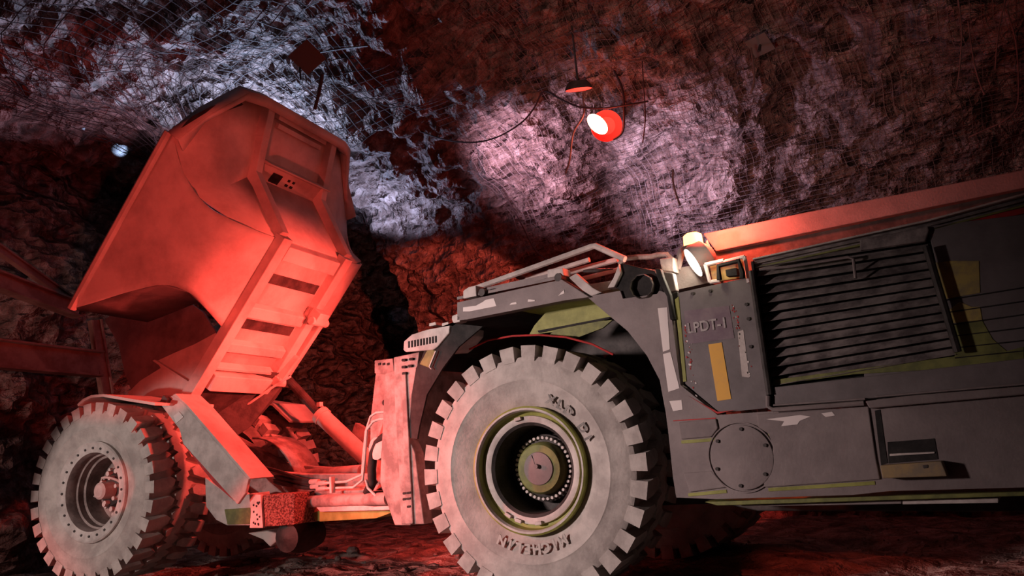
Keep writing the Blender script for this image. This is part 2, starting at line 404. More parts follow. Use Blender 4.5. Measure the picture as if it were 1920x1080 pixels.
# ---- front unit: body side ---------------------------------
arch = [(1100, 556), (1140, 590), (1177, 621), (1213, 667), (1237, 713), (1248, 773), (1253, 810), (1262, 897), (1268, 933)]
top_ = [(1100, 556), (1163, 545), (1168, 560), (1232, 551), (1236, 545), (1253, 550)]
side = arch + [(1345, 936), (1600, 928), (1665, 921), (1920, 914), (2080, 906), (2080, 712), (1920, 738), (1625, 764), (1447, 771), (1345, 778), (1276, 722), (1255, 560), (1253, 550)] + top_[::-1][1:-1]
bside = plate('body_side', side, 0, .10, 'body')
# raised pads
m = MB()
for p in ([(1272, 792), (1342, 785), (1346, 803), (1334, 819), (1277, 824)], [(1281, 887), (1334, 883), (1362, 914), (1293, 923)],
          [(1419, 777), (1628, 762), (1642, 858), (1650, 899), (1434, 914), (1430, 902), (1447, 880), (1449, 835), (1440, 813), (1421, 801)]):
    m.prism([F(x, y, -.014) for x, y in p], (0, .016, 0))
m.build('raised_pad', 'body', T, bevel=.006)
m = MB().use('green')
for a, b in (((1277, 826), (1342, 821)), ((1440, 813), (1590, 801)), ((1290, 925), (1362, 918)), ((1440, 915), (1640, 902))):
    q0, q1 = F(*a, -.004), F(*b, -.004); m.prism([q0, q1, q1 + Vector((0, 0, -.022)), q0 + Vector((0, 0, -.022))], (0, .006, 0))
m.use('white')
for pts in ([(1436, 786), (1470, 782), (1500, 778), (1520, 781), (1500, 789), (1495, 796), (1465, 799), (1470, 790)], [(1540, 775), (1560, 772), (1566, 779), (1548, 782)]):
    m.prism([F(x, y, -.017) for x, y in pts], (0, .002, 0))
m.use('white')
for pts in ([(1233, 578), (1251, 576), (1256, 655), (1243, 660)], [(1243, 664), (1257, 660), (1274, 728), (1253, 735)], [(1255, 752), (1278, 750), (1280, 768), (1262, 771)]):
    m.prism([F(x, y, -.003) for x, y in pts], (0, .004, 0))
m.use('redp')
for pts in ([(1290, 742), (1345, 772), (1378, 769), (1345, 776)], [(1262, 788), (1342, 783), (1342, 785), (1262, 790)], [(1455, 873), (1530, 869), (1530, 871), (1455, 876)]):
    m.prism([F(x, y, -.003) for x, y in pts], (0, .004, 0))
merge(bside, m.build('paint_wear', 'white', T))
# round cover
cc = F(1391, 857, 0)
m = MB().lathe([(.232, .0), (.232, -.012), (.224, -.012), (.222, -.004)], 56, cc).lathe([(.212, .0), (.212, -.016), (.205, -.018), (.001, -.018)], 56, cc)
cv = m.build('round_cover', 'body', T, smooth=True)
for k in range(6):
    a = 2 * pi * (k + .35) / 6
    c = cc + Vector((.185 * cos(a), -.018, .185 * sin(a)))
    sub(cv, cyl(c, c + Vector((0, -.012, 0)), .012, 8), 'cover_bolt', 'dark')
# skirt
m = MB().use('olive').prism([F(1320, 941, .06), F(1920, 922, .06), F(2080, 916, .06), F(2080, 924, .06), F(1920, 930, .06), F(1345, 948, .06)], (0, .5, 0))
m.use('body').prism([F(1390, 950, .12), F(1690, 945, .12), F(1690, 935, .12), F(1390, 940, .12)], (0, .4, 0))
m.use('pale').prism([F(1692, 946, .12), F(1872, 943, .12), F(1872, 933, .12), F(1692, 936, .12)], (0, .4, 0))
m.build('side_skirt', 'body', T, bevel=.004)
plate('chassis_rail', [(1330, 940), (2080, 910), (2080, 960), (1420, 958)], .7, .3, 'dark')
# step recess
m = MB().use('black').prism([F(x, y, -.004) for x, y in [(1640, 770), (1650, 768), (1664, 868), (1652, 872)]], (0, .01, 0))
m.prism([F(x, y, -.004) for x, y in [(1664, 829), (1752, 822), (1759, 861), (1666, 869)]], (0, .01, 0))
m.use('pale').prism([F(x, y, -.012) for x, y in [(1668, 851), (1752, 847), (1752, 850), (1668, 855)]], (0, .01, 0))
m.build('step_recess', 'dark', T)
m = MB().use('mesh').prism([F(x, y, -.10) for x, y in [(1650, 873), (1765, 865), (1776, 893), (1655, 897)]], (0, .10, 0))
m.use('dark').prism([F(x, y, -.103) for x, y in [(1729, 872), (1741, 871), (1741, 878), (1731, 879)]], (0, .01, 0))
m.build('boarding_step', 'mesh', T, bevel=.008)
# hatch with lettering
hatch = plate('side_hatch', [(1272, 549), (1398, 521), (1408, 528), (1441, 765), (1350, 774), (1285, 720)], .015, .05, 'hatch')
m = MB().use('green').prism([F(x, y, .010) for x, y in [(1265, 562), (1272, 556), (1287, 715), (1281, 716)]], (0, .01, 0))
sub(hatch, m, 'edge_strip', 'green')
sub(hatch, MB().prism([F(x, y, .011) for x, y in [(1328, 646), (1353, 642), (1371, 748), (1345, 752)]], (0, .006, 0)), 'reflective_strip', 'yel', label='orange reflective strip')
sub(hatch, MB().prism([F(x, y, .012) for x, y in [(1282, 583), (1367, 573), (1377, 634), (1291, 645)]], (0, .005, 0)), 'sticker', 'purple', label='faded purple sticker')
m = MB().use('redp'); rs = random.Random(3)
for k in range(70):
    t = rs.random(); a, b = rs.choice((((1283, 605), (1305, 745)), ((1372, 568), (1405, 705))))
    x = a[0] + (b[0] - a[0]) * t + rs.gauss(0, 3); y = a[1] + (b[1] - a[1]) * t; s_ = rs.uniform(.8, 3.2)
    m.use(rs.choice(('redp', 'redp', 'white'))); m.prism([F(x, y, .012), F(x + s_, y + 1, .012), F(x + s_ * .7, y + s_ * 1.8, .012), F(x - .6, y + s_, .012)], (0, .004, 0))
m.use('pale').prism([F(x, y, .012) for x, y in [(1383, 622), (1394, 618), (1405, 708), (1391, 706)]], (0, .004, 0))
merge(hatch, m.build('scratches', 'redp', T))
def flat_text(s, p0, p1, hpx, Y, m, parent, name):
    a, b = F(*p0, Y), F(*p1, Y); d = (b - a)
    cu = bpy.data.curves.new('t', 'FONT'); cu.body = s; cu.size = 1; cu.offset = .02; cu.extrude = .004
    to = bpy.data.objects.new('t', cu); COL.objects.link(to); bpy.context.view_layer.update()
    me = bpy.data.meshes.new_from_object(to.evaluated_get(bpy.context.evaluated_depsgraph_get()))
    x0 = min(v.co.x for v in me.vertices); x1 = max(v.co.x for v in me.vertices); y1 = max(v.co.y for v in me.vertices)
    up = Vector((0, 0, 1)) * ((F(p0[0], p0[1] - hpx, Y) - a).length / y1)
    vs = [a + d * ((v.co.x - x0) / (x1 - x0)) + up * v.co.y + Vector((0, -.003 if v.co.z > 0 else .002, 0)) for v in me.vertices]
    mb = MB().add(vs, [list(p.vertices) for p in me.polygons]); bpy.data.objects.remove(to)
    return sub(parent, mb, name, m)
flat_text('LPDT-1', (1291, 625), (1361, 614), 19, .008, 'text', hatch, 'lettering')
for px, py in ((1299, 551), (1332, 546), (1400, 571), (1404, 598), (1408, 650)):
    c = F(px, py, .015); sub(hatch, cyl(c, c + Vector((0, -.012, 0)), .012, 8), 'hatch_bolt', 'dark')
plate('hatch_seam', [(1254, 552), (1270, 546), (1288, 718), (1352, 778), (1338, 778), (1275, 722)], .07, .03, 'black')
# grille
gr = MB().use('black').prism([F(x, y, .10) for x, y in [(1408, 492), (1612, 448), (1740, 422), (1750, 470), (1800, 672), (1625, 700), (1620, 762), (1444, 768)]], (0, .04, 0))
def slat(l, r_, mm='slat', droop=.062):
    a, b = F(*l, .03), F(*r_, .03); gr.use(mm)
    gr.prism([a, b, b + Vector((0, -.012, -.008)), a + Vector((0, -.012, -.008))], (0, .004, .0))
    gr.prism([a, b, b + Vector((0, .055, .046)), a + Vector((0, .055, .046))], (0, .004, -.004))
for k in range(14):
    yl = 500 + 16.8 * k + (.28 * max(0, k - 2)); xl = 1418 + (yl - 500) * .135
    yr = 452 + k * 16.2; xr = 1736 + (yr - 452) * .27
    slat((xl, yl), (xr, yr))
gr.use('black').prism([F(1408, 490, 0), F(1412, 490, 0), F(1444, 768, 0), F(1440, 768, 0)], (0, .5, 0)); grille = gr.build('engine_grille', 'slat', T)  # black end wall added to block beacon light behind the slats
# engine cover panels right of the bar
m = MB().use('hatch').prism([F(x, y, .03) for x, y in [(1738, 424), (1920, 402), (2080, 372), (2080, 712), (1920, 737), (1625, 764), (1620, 700), (1800, 674)]], (0, .08, 0))
m.use('yelw').prism([F(x, y, .026) for x, y in [(1754, 492), (1784, 489), (1836, 489), (1838, 549), (1770, 561)]], (0, .006, 0))
m.use('yelw').prism([F(x, y, .026) for x, y in [(1777, 583), (1800, 566), (1822, 575), (1838, 575), (1842, 600), (1788, 606)]], (0, .006, 0))
m.use('olive').prism([F(x, y, .026) for x, y in [(1786, 607), (1842, 601), (1862, 636), (1888, 658), (1920, 650), (1920, 680), (1800, 690), (1600, 702), (1450, 722), (1452, 712), (1790, 668)]], (0, .006, 0))
m.use('olive').prism([F(x, y, .022) for x, y in [(1740, 744), (1920, 722), (1920, 732), (1770, 746)]], (0, .006, 0))
m.use('black')
for (x0, y0), (x1, y1) in (((1770, 562), (2080, 512)), ((1780, 584), (2080, 540)), ((1788, 607), (2080, 566)), ((1795, 628), (2080, 594)), ((1800, 650), (2080, 620)), ((1790, 670), (2080, 640))):
    m.prism([F(x0, y0, .024), F(x1, y1, .024), F(x1, y1 + 2.5, .024), F(x0, y0 + 2.5, .024)], (0, .01, 0))
m.build('engine_cover', 'hatch', T, bevel=.003)
m = MB().use('hatch').prism([F(x, y, -.01) for x, y in [(1450, 726), (1780, 688), (1920, 672), (2080, 654), (2080, 706), (1625, 748), (1452, 760)]], (0, .05, 0))
m.build('lower_cover', 'hatch', T, bevel=.006)
def rod(name, pts, Y, r, m, n=8, **k): return MB().tube([F(x, y, Y) for x, y in pts], r, n).build(name, m, T, smooth=True, **k)
rod('latch_bar', [(1409, 508), (1443, 740)], -.02, .022, 'dark')
rod('latch_bar', [(1737, 462), (1754, 520), (1796, 660)], -.03, .022, 'dark')
rod('handrail', [(1424, 505), (1480, 500), (1590, 482), (1600, 486), (1604, 522)], -.03, .010, 'body')
rod('lower_frame_rail', [(1440, 742), (1440, 762), (1450, 768), (1620, 756)], -.03, .016, 'body')
m = MB()
for (x0, y0), (x1, y1) in (((1450, 760), (1622, 748)), ((1640, 752), (1920, 728)), ((1640, 744), (1920, 720))): m.tube([F(x0, y0, -.02), F(x1, y1, -.02)], .007, 6)
m.build('frame_lip', 'body', T)
plate('frame_ledge', [(1622, 752), (1700, 742), (1920, 724), (2080, 706), (2080, 720), (1920, 740), (1630, 766)], -.05, .06, 'body')
# hood edge rails
m = MB().use('body'); 
for dy, mm, Yp in ((0, 'pale', .0), (9, 'slat', .02), (17, 'olive', .03)):
    m.use(mm).prism([F(1411, 484 + dy, Yp), F(1740, 411 + dy * 1.1, Yp), F(2080, 318 + dy * 1.4, Yp), F(2080, 322 + dy * 1.4, Yp), F(1740, 415 + dy * 1.1, Yp), F(1411, 487 + dy, Yp)], (0, .6 - Yp, 0))
m.use('slat').prism([F(1411, 486, .05), F(1740, 413, .05), F(2080, 320, .05), F(2080, 378, .05), F(1740, 432, .05), F(1415, 508, .05)], (0, .3, 0))
m.use('redp').prism([F(1722, 434, .04), F(1722, 443, .04), F(2080, 366, .04), F(2080, 352, .04)], (0, .01, 0))
m.build('hood_edge', 'slat', T, bevel=.003)
plate('side_top_band', [(1612, 449), (1740, 424), (1742, 432), (1735, 452), (1612, 470)], .0, .03, 'slat')
# red roof beam behind
plate('hood_side', [(1340, 470), (1920, 352), (2080, 322), (2080, 380), (1920, 420), (1340, 545)], .62, 1.5, 'dark')
plate('roof_beam', [(1318, 438), (1500, 400), (1920, 318), (2080, 288), (2080, 330), (1920, 352), (1342, 471)], .55, .5, 'body')
# ---- beacon and work light
bc = F(1302, 470, .3)
m = MB().use('dark').lathe([(.10, 0), (.10, .03)], 20, bc + Vector((0, 0, .0)), (Vector((1, 0, 0)), Vector((0, 0, 1)), Vector((0, 1, 0))))
bea = m.use('beac').lathe([(.075, .03), (.07, .12), (.05, .135), (.001, .135)], 20, bc, (Vector((1, 0, 0)), Vector((0, 0, 1)), Vector((0, 1, 0)))).build('beacon', 'dark', T, smooth=True, label='glowing amber red beacon')
lc = F(1299, 493, .18); ld = Vector((-.75, -.45, -.42)).normalized()
ax_ = (ld.cross(Vector((0, 0, 1))).normalized(), -ld, ld.cross(ld.cross(Vector((0, 0, 1)))).normalized())
m = MB().use('body').lathe([(.12, 0), (.13, .03), (.12, .12), (.05, .17), (.001, .17)], 28, lc, ax_).use('lensw').lathe([(.115, .004), (.001, -.004)], 28, lc, ax_)
m.build('scene_lamp', 'body', T, smooth=True, label='lit white work light')
m = MB().tube([F(1270, 505, .3), F(1278, 470, .3), F(1292, 460, .3)], .03, 8); m.tube([F(1330, 470, .3), F(1326, 455, .3), F(1322, 470, .3)], .02, 8)
m.prism([F(1262, 505, .3), F(1330, 490, .3), F(1330, 530, .3), F(1262, 545, .3)], (0, .25, 0))
m.build('lamp_bracket', 'body', T, smooth=True)
m = MB().use('white')
for (x0, y0), (x1, y1) in (((1322, 496), (1357, 488)), ((1357, 491), (1396, 481)), ((1396, 481), (1404, 530)), ((1322, 496), (1331, 529)), ((1331, 529), (1350, 526))):
    m.tube([F(x0, y0, .02), F(x1, y1, .02)], .014, 6)
m.use('yelw').prism([F(1331, 499, .10), F(1396, 486, .10), F(1402, 520, .10), F(1336, 528, .10)], (0, .03, 0))
m.use('black').tube([F(1349, 525, -.02), F(1347, 498, -.02), F(1385, 489, -.02), F(1392, 512, -.02), F(1392, 522, -.02)], .020, 6)
m.prism([F(1360, 506, -.01), F(1380, 502, -.01), F(1382, 516, -.01), F(1362, 518, -.01)], (0, .06, 0))
m.build('horn_bracket', 'white', T)
# ---- exhaust area
plate('exhaust_bracket', [(1160, 496), (1166, 493), (1228, 508), (1232, 516), (1246, 548), (1228, 552), (1172, 561), (1164, 545), (1152, 538)], .02, .08, 'black')
plate('bracket_lip', [(1160, 494), (1150, 520), (1138, 540), (1152, 538), (1164, 512)], -.01, .10, 'pale')
ec = F(1203, 537, -.02)
m = MB().use('slat').lathe([(.088, .0), (.095, -.01), (.095, .3)], 10, ec).use('black').lathe([(.088, .0), (.085, .25), (.001, .25)], 10, ec)
m.build('exhaust_pipe', 'slat', T, label='octagonal exhaust outlet')
plate('hatch_arm', [(1228, 503), (1238, 504), (1243, 520), (1256, 552), (1264, 600), (1256, 600), (1250, 556), (1236, 532), (1230, 515)], -.02, .05, 'black')
rod('bracket_tube', [(1161, 495), (1175, 484), (1196, 482), (1222, 481), (1232, 478), (1250, 477), (1258, 486)], .25, .022, 'hinge')
plate('bracket_box', [(1236, 485), (1262, 482), (1264, 510), (1240, 508)], .2, .15, 'hinge')
plate('bracket_web', [(1162, 496), (1228, 506), (1262, 512), (1268, 545), (1240, 550), (1230, 520)], .12, .06, 'body')
plate('inner_deck', [(1080, 548), (1262, 505), (1330, 530), (1330, 600), (1110, 600)], .62, .08, 'dark')
# ---- deck over the wheel
o = plate('deck_beam', [(857, 567), (1053, 524), (1105, 557), (1060, 563), (875, 599), (857, 601)], -.03, .10, 'body')
m = MB()
for pts in ([(868, 576), (892, 573), (905, 566), (910, 562), (926, 559), (931, 574), (880, 584), (868, 584)], [(958, 568), (968, 566), (969, 570), (955, 572)], [(990, 561), (1003, 562), (1003, 565), (989, 566)], [(1052, 548), (1058, 543), (1058, 550), (1046, 555)]):
    m.prism([F(x, y, -.034) for x, y in pts], (0, .006, 0))
merge(o, m.build('bare_scrape', 'white', T))
m = MB().prism([F(857, 562, 0), F(1053, 522, 0), F(1053, 518, .25), F(872, 560, .25)], (0, 0, .025)); m.prism([F(890, 552, .08), F(1035, 520, .08), F(1035, 512, .08), F(890, 544, .08)], (0, .25, 0))
m.build('deck_top', 'body', T)
for pts in ([(868, 560), (868, 545), (878, 538), (892, 535), (893, 555)], [(1026, 521), (1026, 505), (1055, 502), (1057, 516)]):
    q = plate('hinge_block', pts, -.02, .12, 'pale')
for px, py in ((903, 548), (1046, 520)):
    c = F(px, py, -.03); cyl(c, c + Vector((0, .16, 0)), .035, 12).build('hinge_pin', 'dark', T)
plate('beam_foot', [(847, 600), (847, 592), (858, 588), (864, 596), (862, 603), (850, 606)], -.03, .1, 'pale')
rail = MB().tube([F(893, 540, .15), F(1108, 463, .15), F(1116, 461, .15), F(1172, 486, .15)], .026, 8).build('guard_rail', 'pale', T, smooth=True)
rod('guard_rail', [(985, 524), (1030, 510), (1105, 487)], .3, .022, 'pale')
rod('guard_rail', [(970, 518), (988, 524)], .3, .022, 'dark')
for a, b, r_ in (((1060, 512), (1158, 487), .024), ((1088, 524), (1160, 505), .02), ((1095, 508), (1158, 506), .018)):
    rod('deck_tube', [a, b], .45, r_, 'pale' if r_ != .018 else 'dark')
m = MB().prism([F(1058, 520, .1), F(1070, 514, .1), F(1120, 545, .1), F(1108, 556, .1)], (0, .05, 0)); m.build('deck_gusset', 'pale', T, bevel=.005)
plate('deck_plate_link', [(1066, 520), (1080, 512), (1112, 540), (1128, 548), (1104, 557)], .0, .04, 'pale')
plate('tread_plate', [(1104, 533), (1150, 525), (1154, 540), (1120, 549)], .3, .3, 'pale')
# ---- wheel arch liner
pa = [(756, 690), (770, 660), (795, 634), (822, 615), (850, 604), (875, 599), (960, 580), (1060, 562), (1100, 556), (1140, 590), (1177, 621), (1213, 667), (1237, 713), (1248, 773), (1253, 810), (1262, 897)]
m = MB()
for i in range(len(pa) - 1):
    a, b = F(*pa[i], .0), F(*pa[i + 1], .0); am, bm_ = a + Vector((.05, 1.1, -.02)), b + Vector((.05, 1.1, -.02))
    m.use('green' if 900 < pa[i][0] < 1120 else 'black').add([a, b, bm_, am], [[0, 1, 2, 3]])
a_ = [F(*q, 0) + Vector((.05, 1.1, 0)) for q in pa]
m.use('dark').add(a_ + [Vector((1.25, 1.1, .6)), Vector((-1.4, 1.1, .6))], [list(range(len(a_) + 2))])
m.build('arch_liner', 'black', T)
m = MB().use('green').prism([F(x, y, .35) for x, y in [(992, 628), (1002, 610), (1024, 585), (1060, 565), (1100, 556), (1148, 596), (1100, 612), (1040, 622)]], (0, .02, 0))
m.use('olive').prism([F(x, y, .34) for x, y in [(1030, 628), (1040, 618), (1100, 604), (1148, 600), (1130, 615), (1080, 634)]], (0, .02, 0))
m.use('black').prism([F(x, y, .33) for x, y in [(1008, 620), (1050, 612), (1143, 594), (1143, 598), (1055, 615), (1010, 624)]], (0, .01, 0))
m.build('inner_fender', 'green', T, label='yellow green inner fender plate')
rod('fender_lip', [(880, 655), (915, 638), (960, 630), (1010, 628), (1060, 632), (1110, 645), (1150, 665)], .25, .009, 'redp')  # red light along the lip is put in as red paint
# rubber flap
m = MB().grid([[F(x, y, Yp) for x, y in [(812, 612), (795, 640), (783, 670), (775, 720), (768, 780), (766, 820)]] for Yp in (-.01, .5)])
m.prism([F(x, y, -.02) for x, y in [(790, 672), (800, 645), (830, 625), (855, 607), (905, 612), (860, 650), (830, 690), (800, 740), (786, 800), (782, 823), (766, 821), (772, 740), (780, 690)]], (0, .02, 0))
m.build('rubber_flap', 'black', T)
plate('flap_clip', [(803, 652), (817, 658), (805, 690), (786, 683)], -.03, .02, 'olive')
rod('clip_wire', [(817, 658), (805, 688), (809, 692)], -.05, .006, 'white')
# ---- rear column of the front unit
col = MB().use('hinge').prism([F(x, y, -.02) for x, y in [(738, 670), (786, 660), (782, 690), (772, 740), (766, 822), (778, 850), (784, 900), (795, 983), (752, 983), (746, 850), (740, 760)]], (0, .12, 0))
col.prism([F(752, 700, -.04), F(760, 698, -.04), F(774, 982, -.04), (F(760, 983, -.04))], (0, .03, 0))
col = col.build('rear_column', 'pale', T, bevel=.008)
m = MB()
for x, y in ((752, 673), (766, 671), (752, 686), (764, 684), (753, 698), (762, 922), (754, 923), (762, 933), (754, 934), (762, 948)):
    m.prism([F(x, y, -.045), F(x + 8, y - 1, -.045), F(x + 8, y + 4, -.045), F(x, y + 5, -.045)], (0, .02, 0))
merge(col, m.build('slot', 'black', T))
vb = plate('vent_box', [(756, 656), (757, 640), (772, 627), (800, 618), (843, 610), (842, 624), (820, 650), (812, 656), (760, 660)], -.04, .5, 'pale')
m = MB()
for k in range(10):
    x = 765 + k * 5.6; y = 640 - k * 1.1
    m.prism([F(x, y, -.046), F(x + 2.6, y - .5, -.046), F(x + 2.6, y + 12, -.046), F(x, y + 12.5, -.046)], (0, .02, 0))
sub(vb, m, 'vent_slot', 'black')
for x in (804, 828):
    plate('red_cap', [(x, 612), (x, 606), (x + 12, 603), (x + 14, 609)], .05, .15, 'bed')
# tower and hinge behind column
plate('rear_bulkhead', [(722, 700), (760, 690), (770, 985), (740, 985), (712, 905)], .12, .9, 'hinge')
tw = plate('hinge_tower', [(705, 693), (738, 693), (742, 920), (702, 920), (694, 850), (694, 790)], .45, .35, 'hinge')
plate('tower_cap', [(702, 676), (736, 672), (740, 704), (702, 700)], .42, .4, 'hinge')
m = MB()
for x in (709, 717, 725): m.prism([F(x, 681, .41), F(x + 4, 680, .41), F(x + 4, 684, .41), F(x, 685, .41)], (0, .02, 0))
c = F(720, 755, .44); m.tube([c, c + Vector((0, .02, 0))], .03, 10); m.build('tower_slot', 'black', T)
m = MB().use('pale').lathe([(.09, 0), (.12, -.05), (.11, -.12), (.04, -.13), (.001, -.13)], 24, F(722, 840, .42)); m.build('pump_housing', 'pale', T, smooth=True)
m = MB().use('black').tube([F(x, y, .33) for x, y in [(742, 815), (722, 818), (708, 830), (700, 850), (697, 880), (698, 905), (688, 925)]], .045, 10)
m.tube([F(x, y, .3) for x, y in [(722, 835), (720, 855), (728, 866), (742, 868)]], .03, 8); m.build('thick_hose', 'black', T, smooth=True)
def smooth_path(pts, n=6):
    out = []
    for i in range(len(pts) - 1):
        p = [Vector(pts[max(0, min(len(pts) - 1, k))]) for k in (i - 1, i, i + 1, i + 2)]
        for k in range(n):
            f_ = k / n
            out.append(.5 * ((2 * p[1]) + (p[2] - p[0]) * f_ + (2 * p[0] - 5 * p[1] + 4 * p[2] - p[3]) * f_ ** 2 + (-p[0] + 3 * p[1] - 3 * p[2] + p[3]) * f_ ** 3))
    return out + [Vector(pts[-1])]
for pts in ([(742, 770), (705, 774), (695, 781), (686, 810), (681, 860), (679, 890), (650, 903), (606, 906)], [(742, 785), (712, 786), (700, 790), (688, 806), (684, 860), (680, 900), (662, 914), (600, 916)], [(705, 930), (690, 915), (686, 900)]):
    MB().tube([F(x, y, .28) for x, y in pts], .013, 8).build('hydraulic_pipe', 'pale', T, smooth=True)
for pts in ([(600, 905), (560, 897), (520, 883), (490, 877), (474, 884), (490, 893), (520, 905), (560, 912)], [(598, 915), (560, 913), (530, 903), (500, 896), (480, 890)], [(600, 908), (560, 903), (520, 894), (495, 885)], [(700, 905), (694, 890), (696, 870)]):
    MB().tube(smooth_path([F(x, y, .42) for x, y in pts]), .022, 8).build('hydraulic_hose', 'hose', T, smooth=True)
for x, y in ((603, 906), (603, 916), (590, 903), (592, 912)):
    c = F(x, y, .36); cyl(c - Vector((.07, 0, 0)), c + Vector((.07, 0, 0)), .026, 8).build('hose_fitting', 'pale', T)
MB().box(F(623, 909, .25), .03, .05, .16).build('pipe_clamp', 'pale', T)
# steering cylinder and centre hinge
a, b = F(562, 941, .32), F(728, 935, .32)
MB().tube([a, b], .062, 18).build('steering_cylinder', 'hinge', T, smooth=True)
cyl(b - Vector((.02, 0, 0)), F(765, 940, .32), .04, 16).build('cylinder_rod', 'steel', T, smooth=True, label='bright chrome rod')
MB().tube([F(578, 925, .4), F(690, 921, .4)], .03, 8).build('threaded_bar', 'hinge', T)
plate('hinge_beam', [(585, 962), (600, 957), (752, 953), (752, 955), (705, 972), (600, 978), (590, 976)], .35, .5, 'green')
plate('hinge_cover', [(590, 948), (610, 935), (640, 944), (700, 950), (752, 948), (752, 956), (600, 960)], .3, .1, 'pale')
plate('centre_hinge', [(552, 925), (585, 925), (595, 940), (592, 978), (556, 982), (550, 960)], .5, .8, 'hinge')
cyl(F(568, 930, .45), F(568, 980, .45), .07, 16).build('hinge_pin', 'dark', T, smooth=True)
plate('hinge_frame', [(560, 915), (745, 908), (745, 920), (560, 926)], .6, 1.0, 'hinge')
MB().tube([F(575, 893, 1.1), F(680, 885, 1.1)], .085, 16).build('transverse_cylinder', 'hinge', T, smooth=True)
plate('hinge_frame', [(600, 925), (760, 915), (760, 955), (600, 960)], 1.0, .6, 'dark')

# ---- rear unit ----------------------------------------------
g_ = plateR('oil_cooler', [(488, 929), (551, 925), (551, 984), (492, 988)], .32, .5, 'rust')
cp = plateR('cooler_end_plate', [(467, 926), (489, 928), (493, 990), (468, 990), (470, 960)], .29, .04, 'pale')
m = MB(); rs = random.Random(5)
for k in range(14):
    x, y = rs.uniform(473, 485), rs.uniform(935, 985); m.prism([Rr(x, y, .285), Rr(x + 3, y - 1, .285), Rr(x + 3.4, y + 3, .285), Rr(x + .6, y + 4, .285)], YR * .01)
merge(cp, m.build('slot', 'black', T))
m = MB().use('pale').prism([Rr(x, y, .45) for x, y in [(384, 895), (440, 935), (470, 925), (470, 985), (425, 985), (405, 975), (386, 950)]], YR * .3)
m.use('olive').prism([Rr(x, y, .44) for x, y in [(420, 955), (470, 952), (470, 983), (426, 984)]], YR * .02)
m.build('frame_side', 'pale', T, bevel=.008)
arm = plateR('fender_arm', [(300, 757), (304, 748), (324, 741), (340, 752), (466, 899), (460, 925), (445, 946), (343, 832), (336, 805)], .18, .04, 'pale')
sub(arm, MB().prism([Rr(x, y, .175) for x, y in [(324, 741), (329, 738), (352, 760), (470, 897), (466, 899), (340, 752)]], YR * .35), 'arm_flange', 'bed')
sub(arm, MB().prism([Rr(x, y, .172) for x, y in [(325, 780), (336, 772), (344, 782), (330, 794)]], YR * .01), 'bare_scrape', 'white')
sub(arm, MB().prism([Rr(x, y, .2) for x, y in [(343, 832), (352, 838), (440, 940), (400, 905)]], YR * .1), 'arm_stiffener', 'redp')
MB().prism([Rr(x, y, .12) for x, y in [(298, 757), (306, 741), (314, 748), (308, 760)]], YR * .3).build('arm_bracket', 'dark', T)
# fender over rear wheel
fp = [(-.22, 2.09), (-.13, 2.14), (.0, 2.17), (.2, 2.16), (.6, 2.07), (1.02, 1.98)]
MB().grid([[RL(x, y, z) for x, z in fp] for y in (-.06, .78)]).build('rear_fender', 'bed', T, solid=.03)
fp2 = [(-.93, 1.88), (-.72, 2.12), (-.55, 2.19), (.1, 2.2), (.75, 2.06), (1.05, 1.8)]
MB().grid([[RL(x, y, z) for x, z in fp2] for y in (2.1, 2.8)]).build('rear_fender', 'bed', T, solid=.03)
# bolster: curved shield in front of far wheel
MB().grid([[RL(.9 + .75 * sin(a) * 1.0, y, .75 + .85 * cos(a)) for a in [k * pi / 2 / 10 for k in range(11)]] for y in (1.55, 2.05)]).build('axle_shield', 'hinge', T, solid=.03, smooth=True)
# rear chassis
m = MB().prism([RL(x, .82, z) for x, z in [(-1.6, 1.0), (-1.6, 1.7), (-.6, 2.05), (.3, 1.7), (1.2, 1.25), (2.3, 1.1), (3.2, 1.05), (3.2, .62), (.8, .62)]], YR * .14)
m.prism([RL(x, 1.75, z) for x, z in [(-1.6, 1.0), (-1.6, 1.7), (-.6, 2.05), (.3, 1.7), (1.2, 1.25), (2.3, 1.1), (3.2, 1.05), (3.2, .62), (.8, .62)]], YR * .14)
m.prism([RL(1.4, .96, 1.0), RL(3.2, .96, 1.0), RL(3.2, 1.75, 1.0), RL(1.4, 1.75, 1.0)], (0, 0, .05))
m.build('rear_chassis', 'hinge', T, bevel=.01)
cyl(RL(0, .55, 1.098), RL(0, 2.2, 1.098), .2, 20).build('rear_axle', 'bed', T, smooth=True)
m = MB().lathe([(.001, -.32), (.2, -.28), (.32, -.12), (.34, 0), (.32, .12), (.2, .28), (.001, .32)], 24, RL(0, 1.38, 1.0), (XR, YR, ZR)); m.build('axle_housing', 'dark', T, smooth=True)
cyl((0, .6, 1.0), (0, 2.3, 1.0), .2, 20).build('front_axle', 'dark', T, smooth=True)
plate('front_chassis', [(1000, 800), (1300, 800), (1300, 930), (1000, 930)], 1.12, 1.0, 'dark')
# transmission lump under hinge
MB().prism([Rr(x, y, 1.0) for x, y in [(462, 1000), (500, 995), (530, 1003), (515, 1018), (506, 1026), (492, 1012)]], YR * .3).build('skid_bracket', 'bed', T, bevel=.02)
m = MB().lathe([(.001, -.3), (.16, -.25), (.2, 0), (.16, .25), (.001, .3)], 20, Rr(565, 1003, 1.2), (XR, YR, ZR)); m.build('gearbox', 'dark', T, smooth=True)
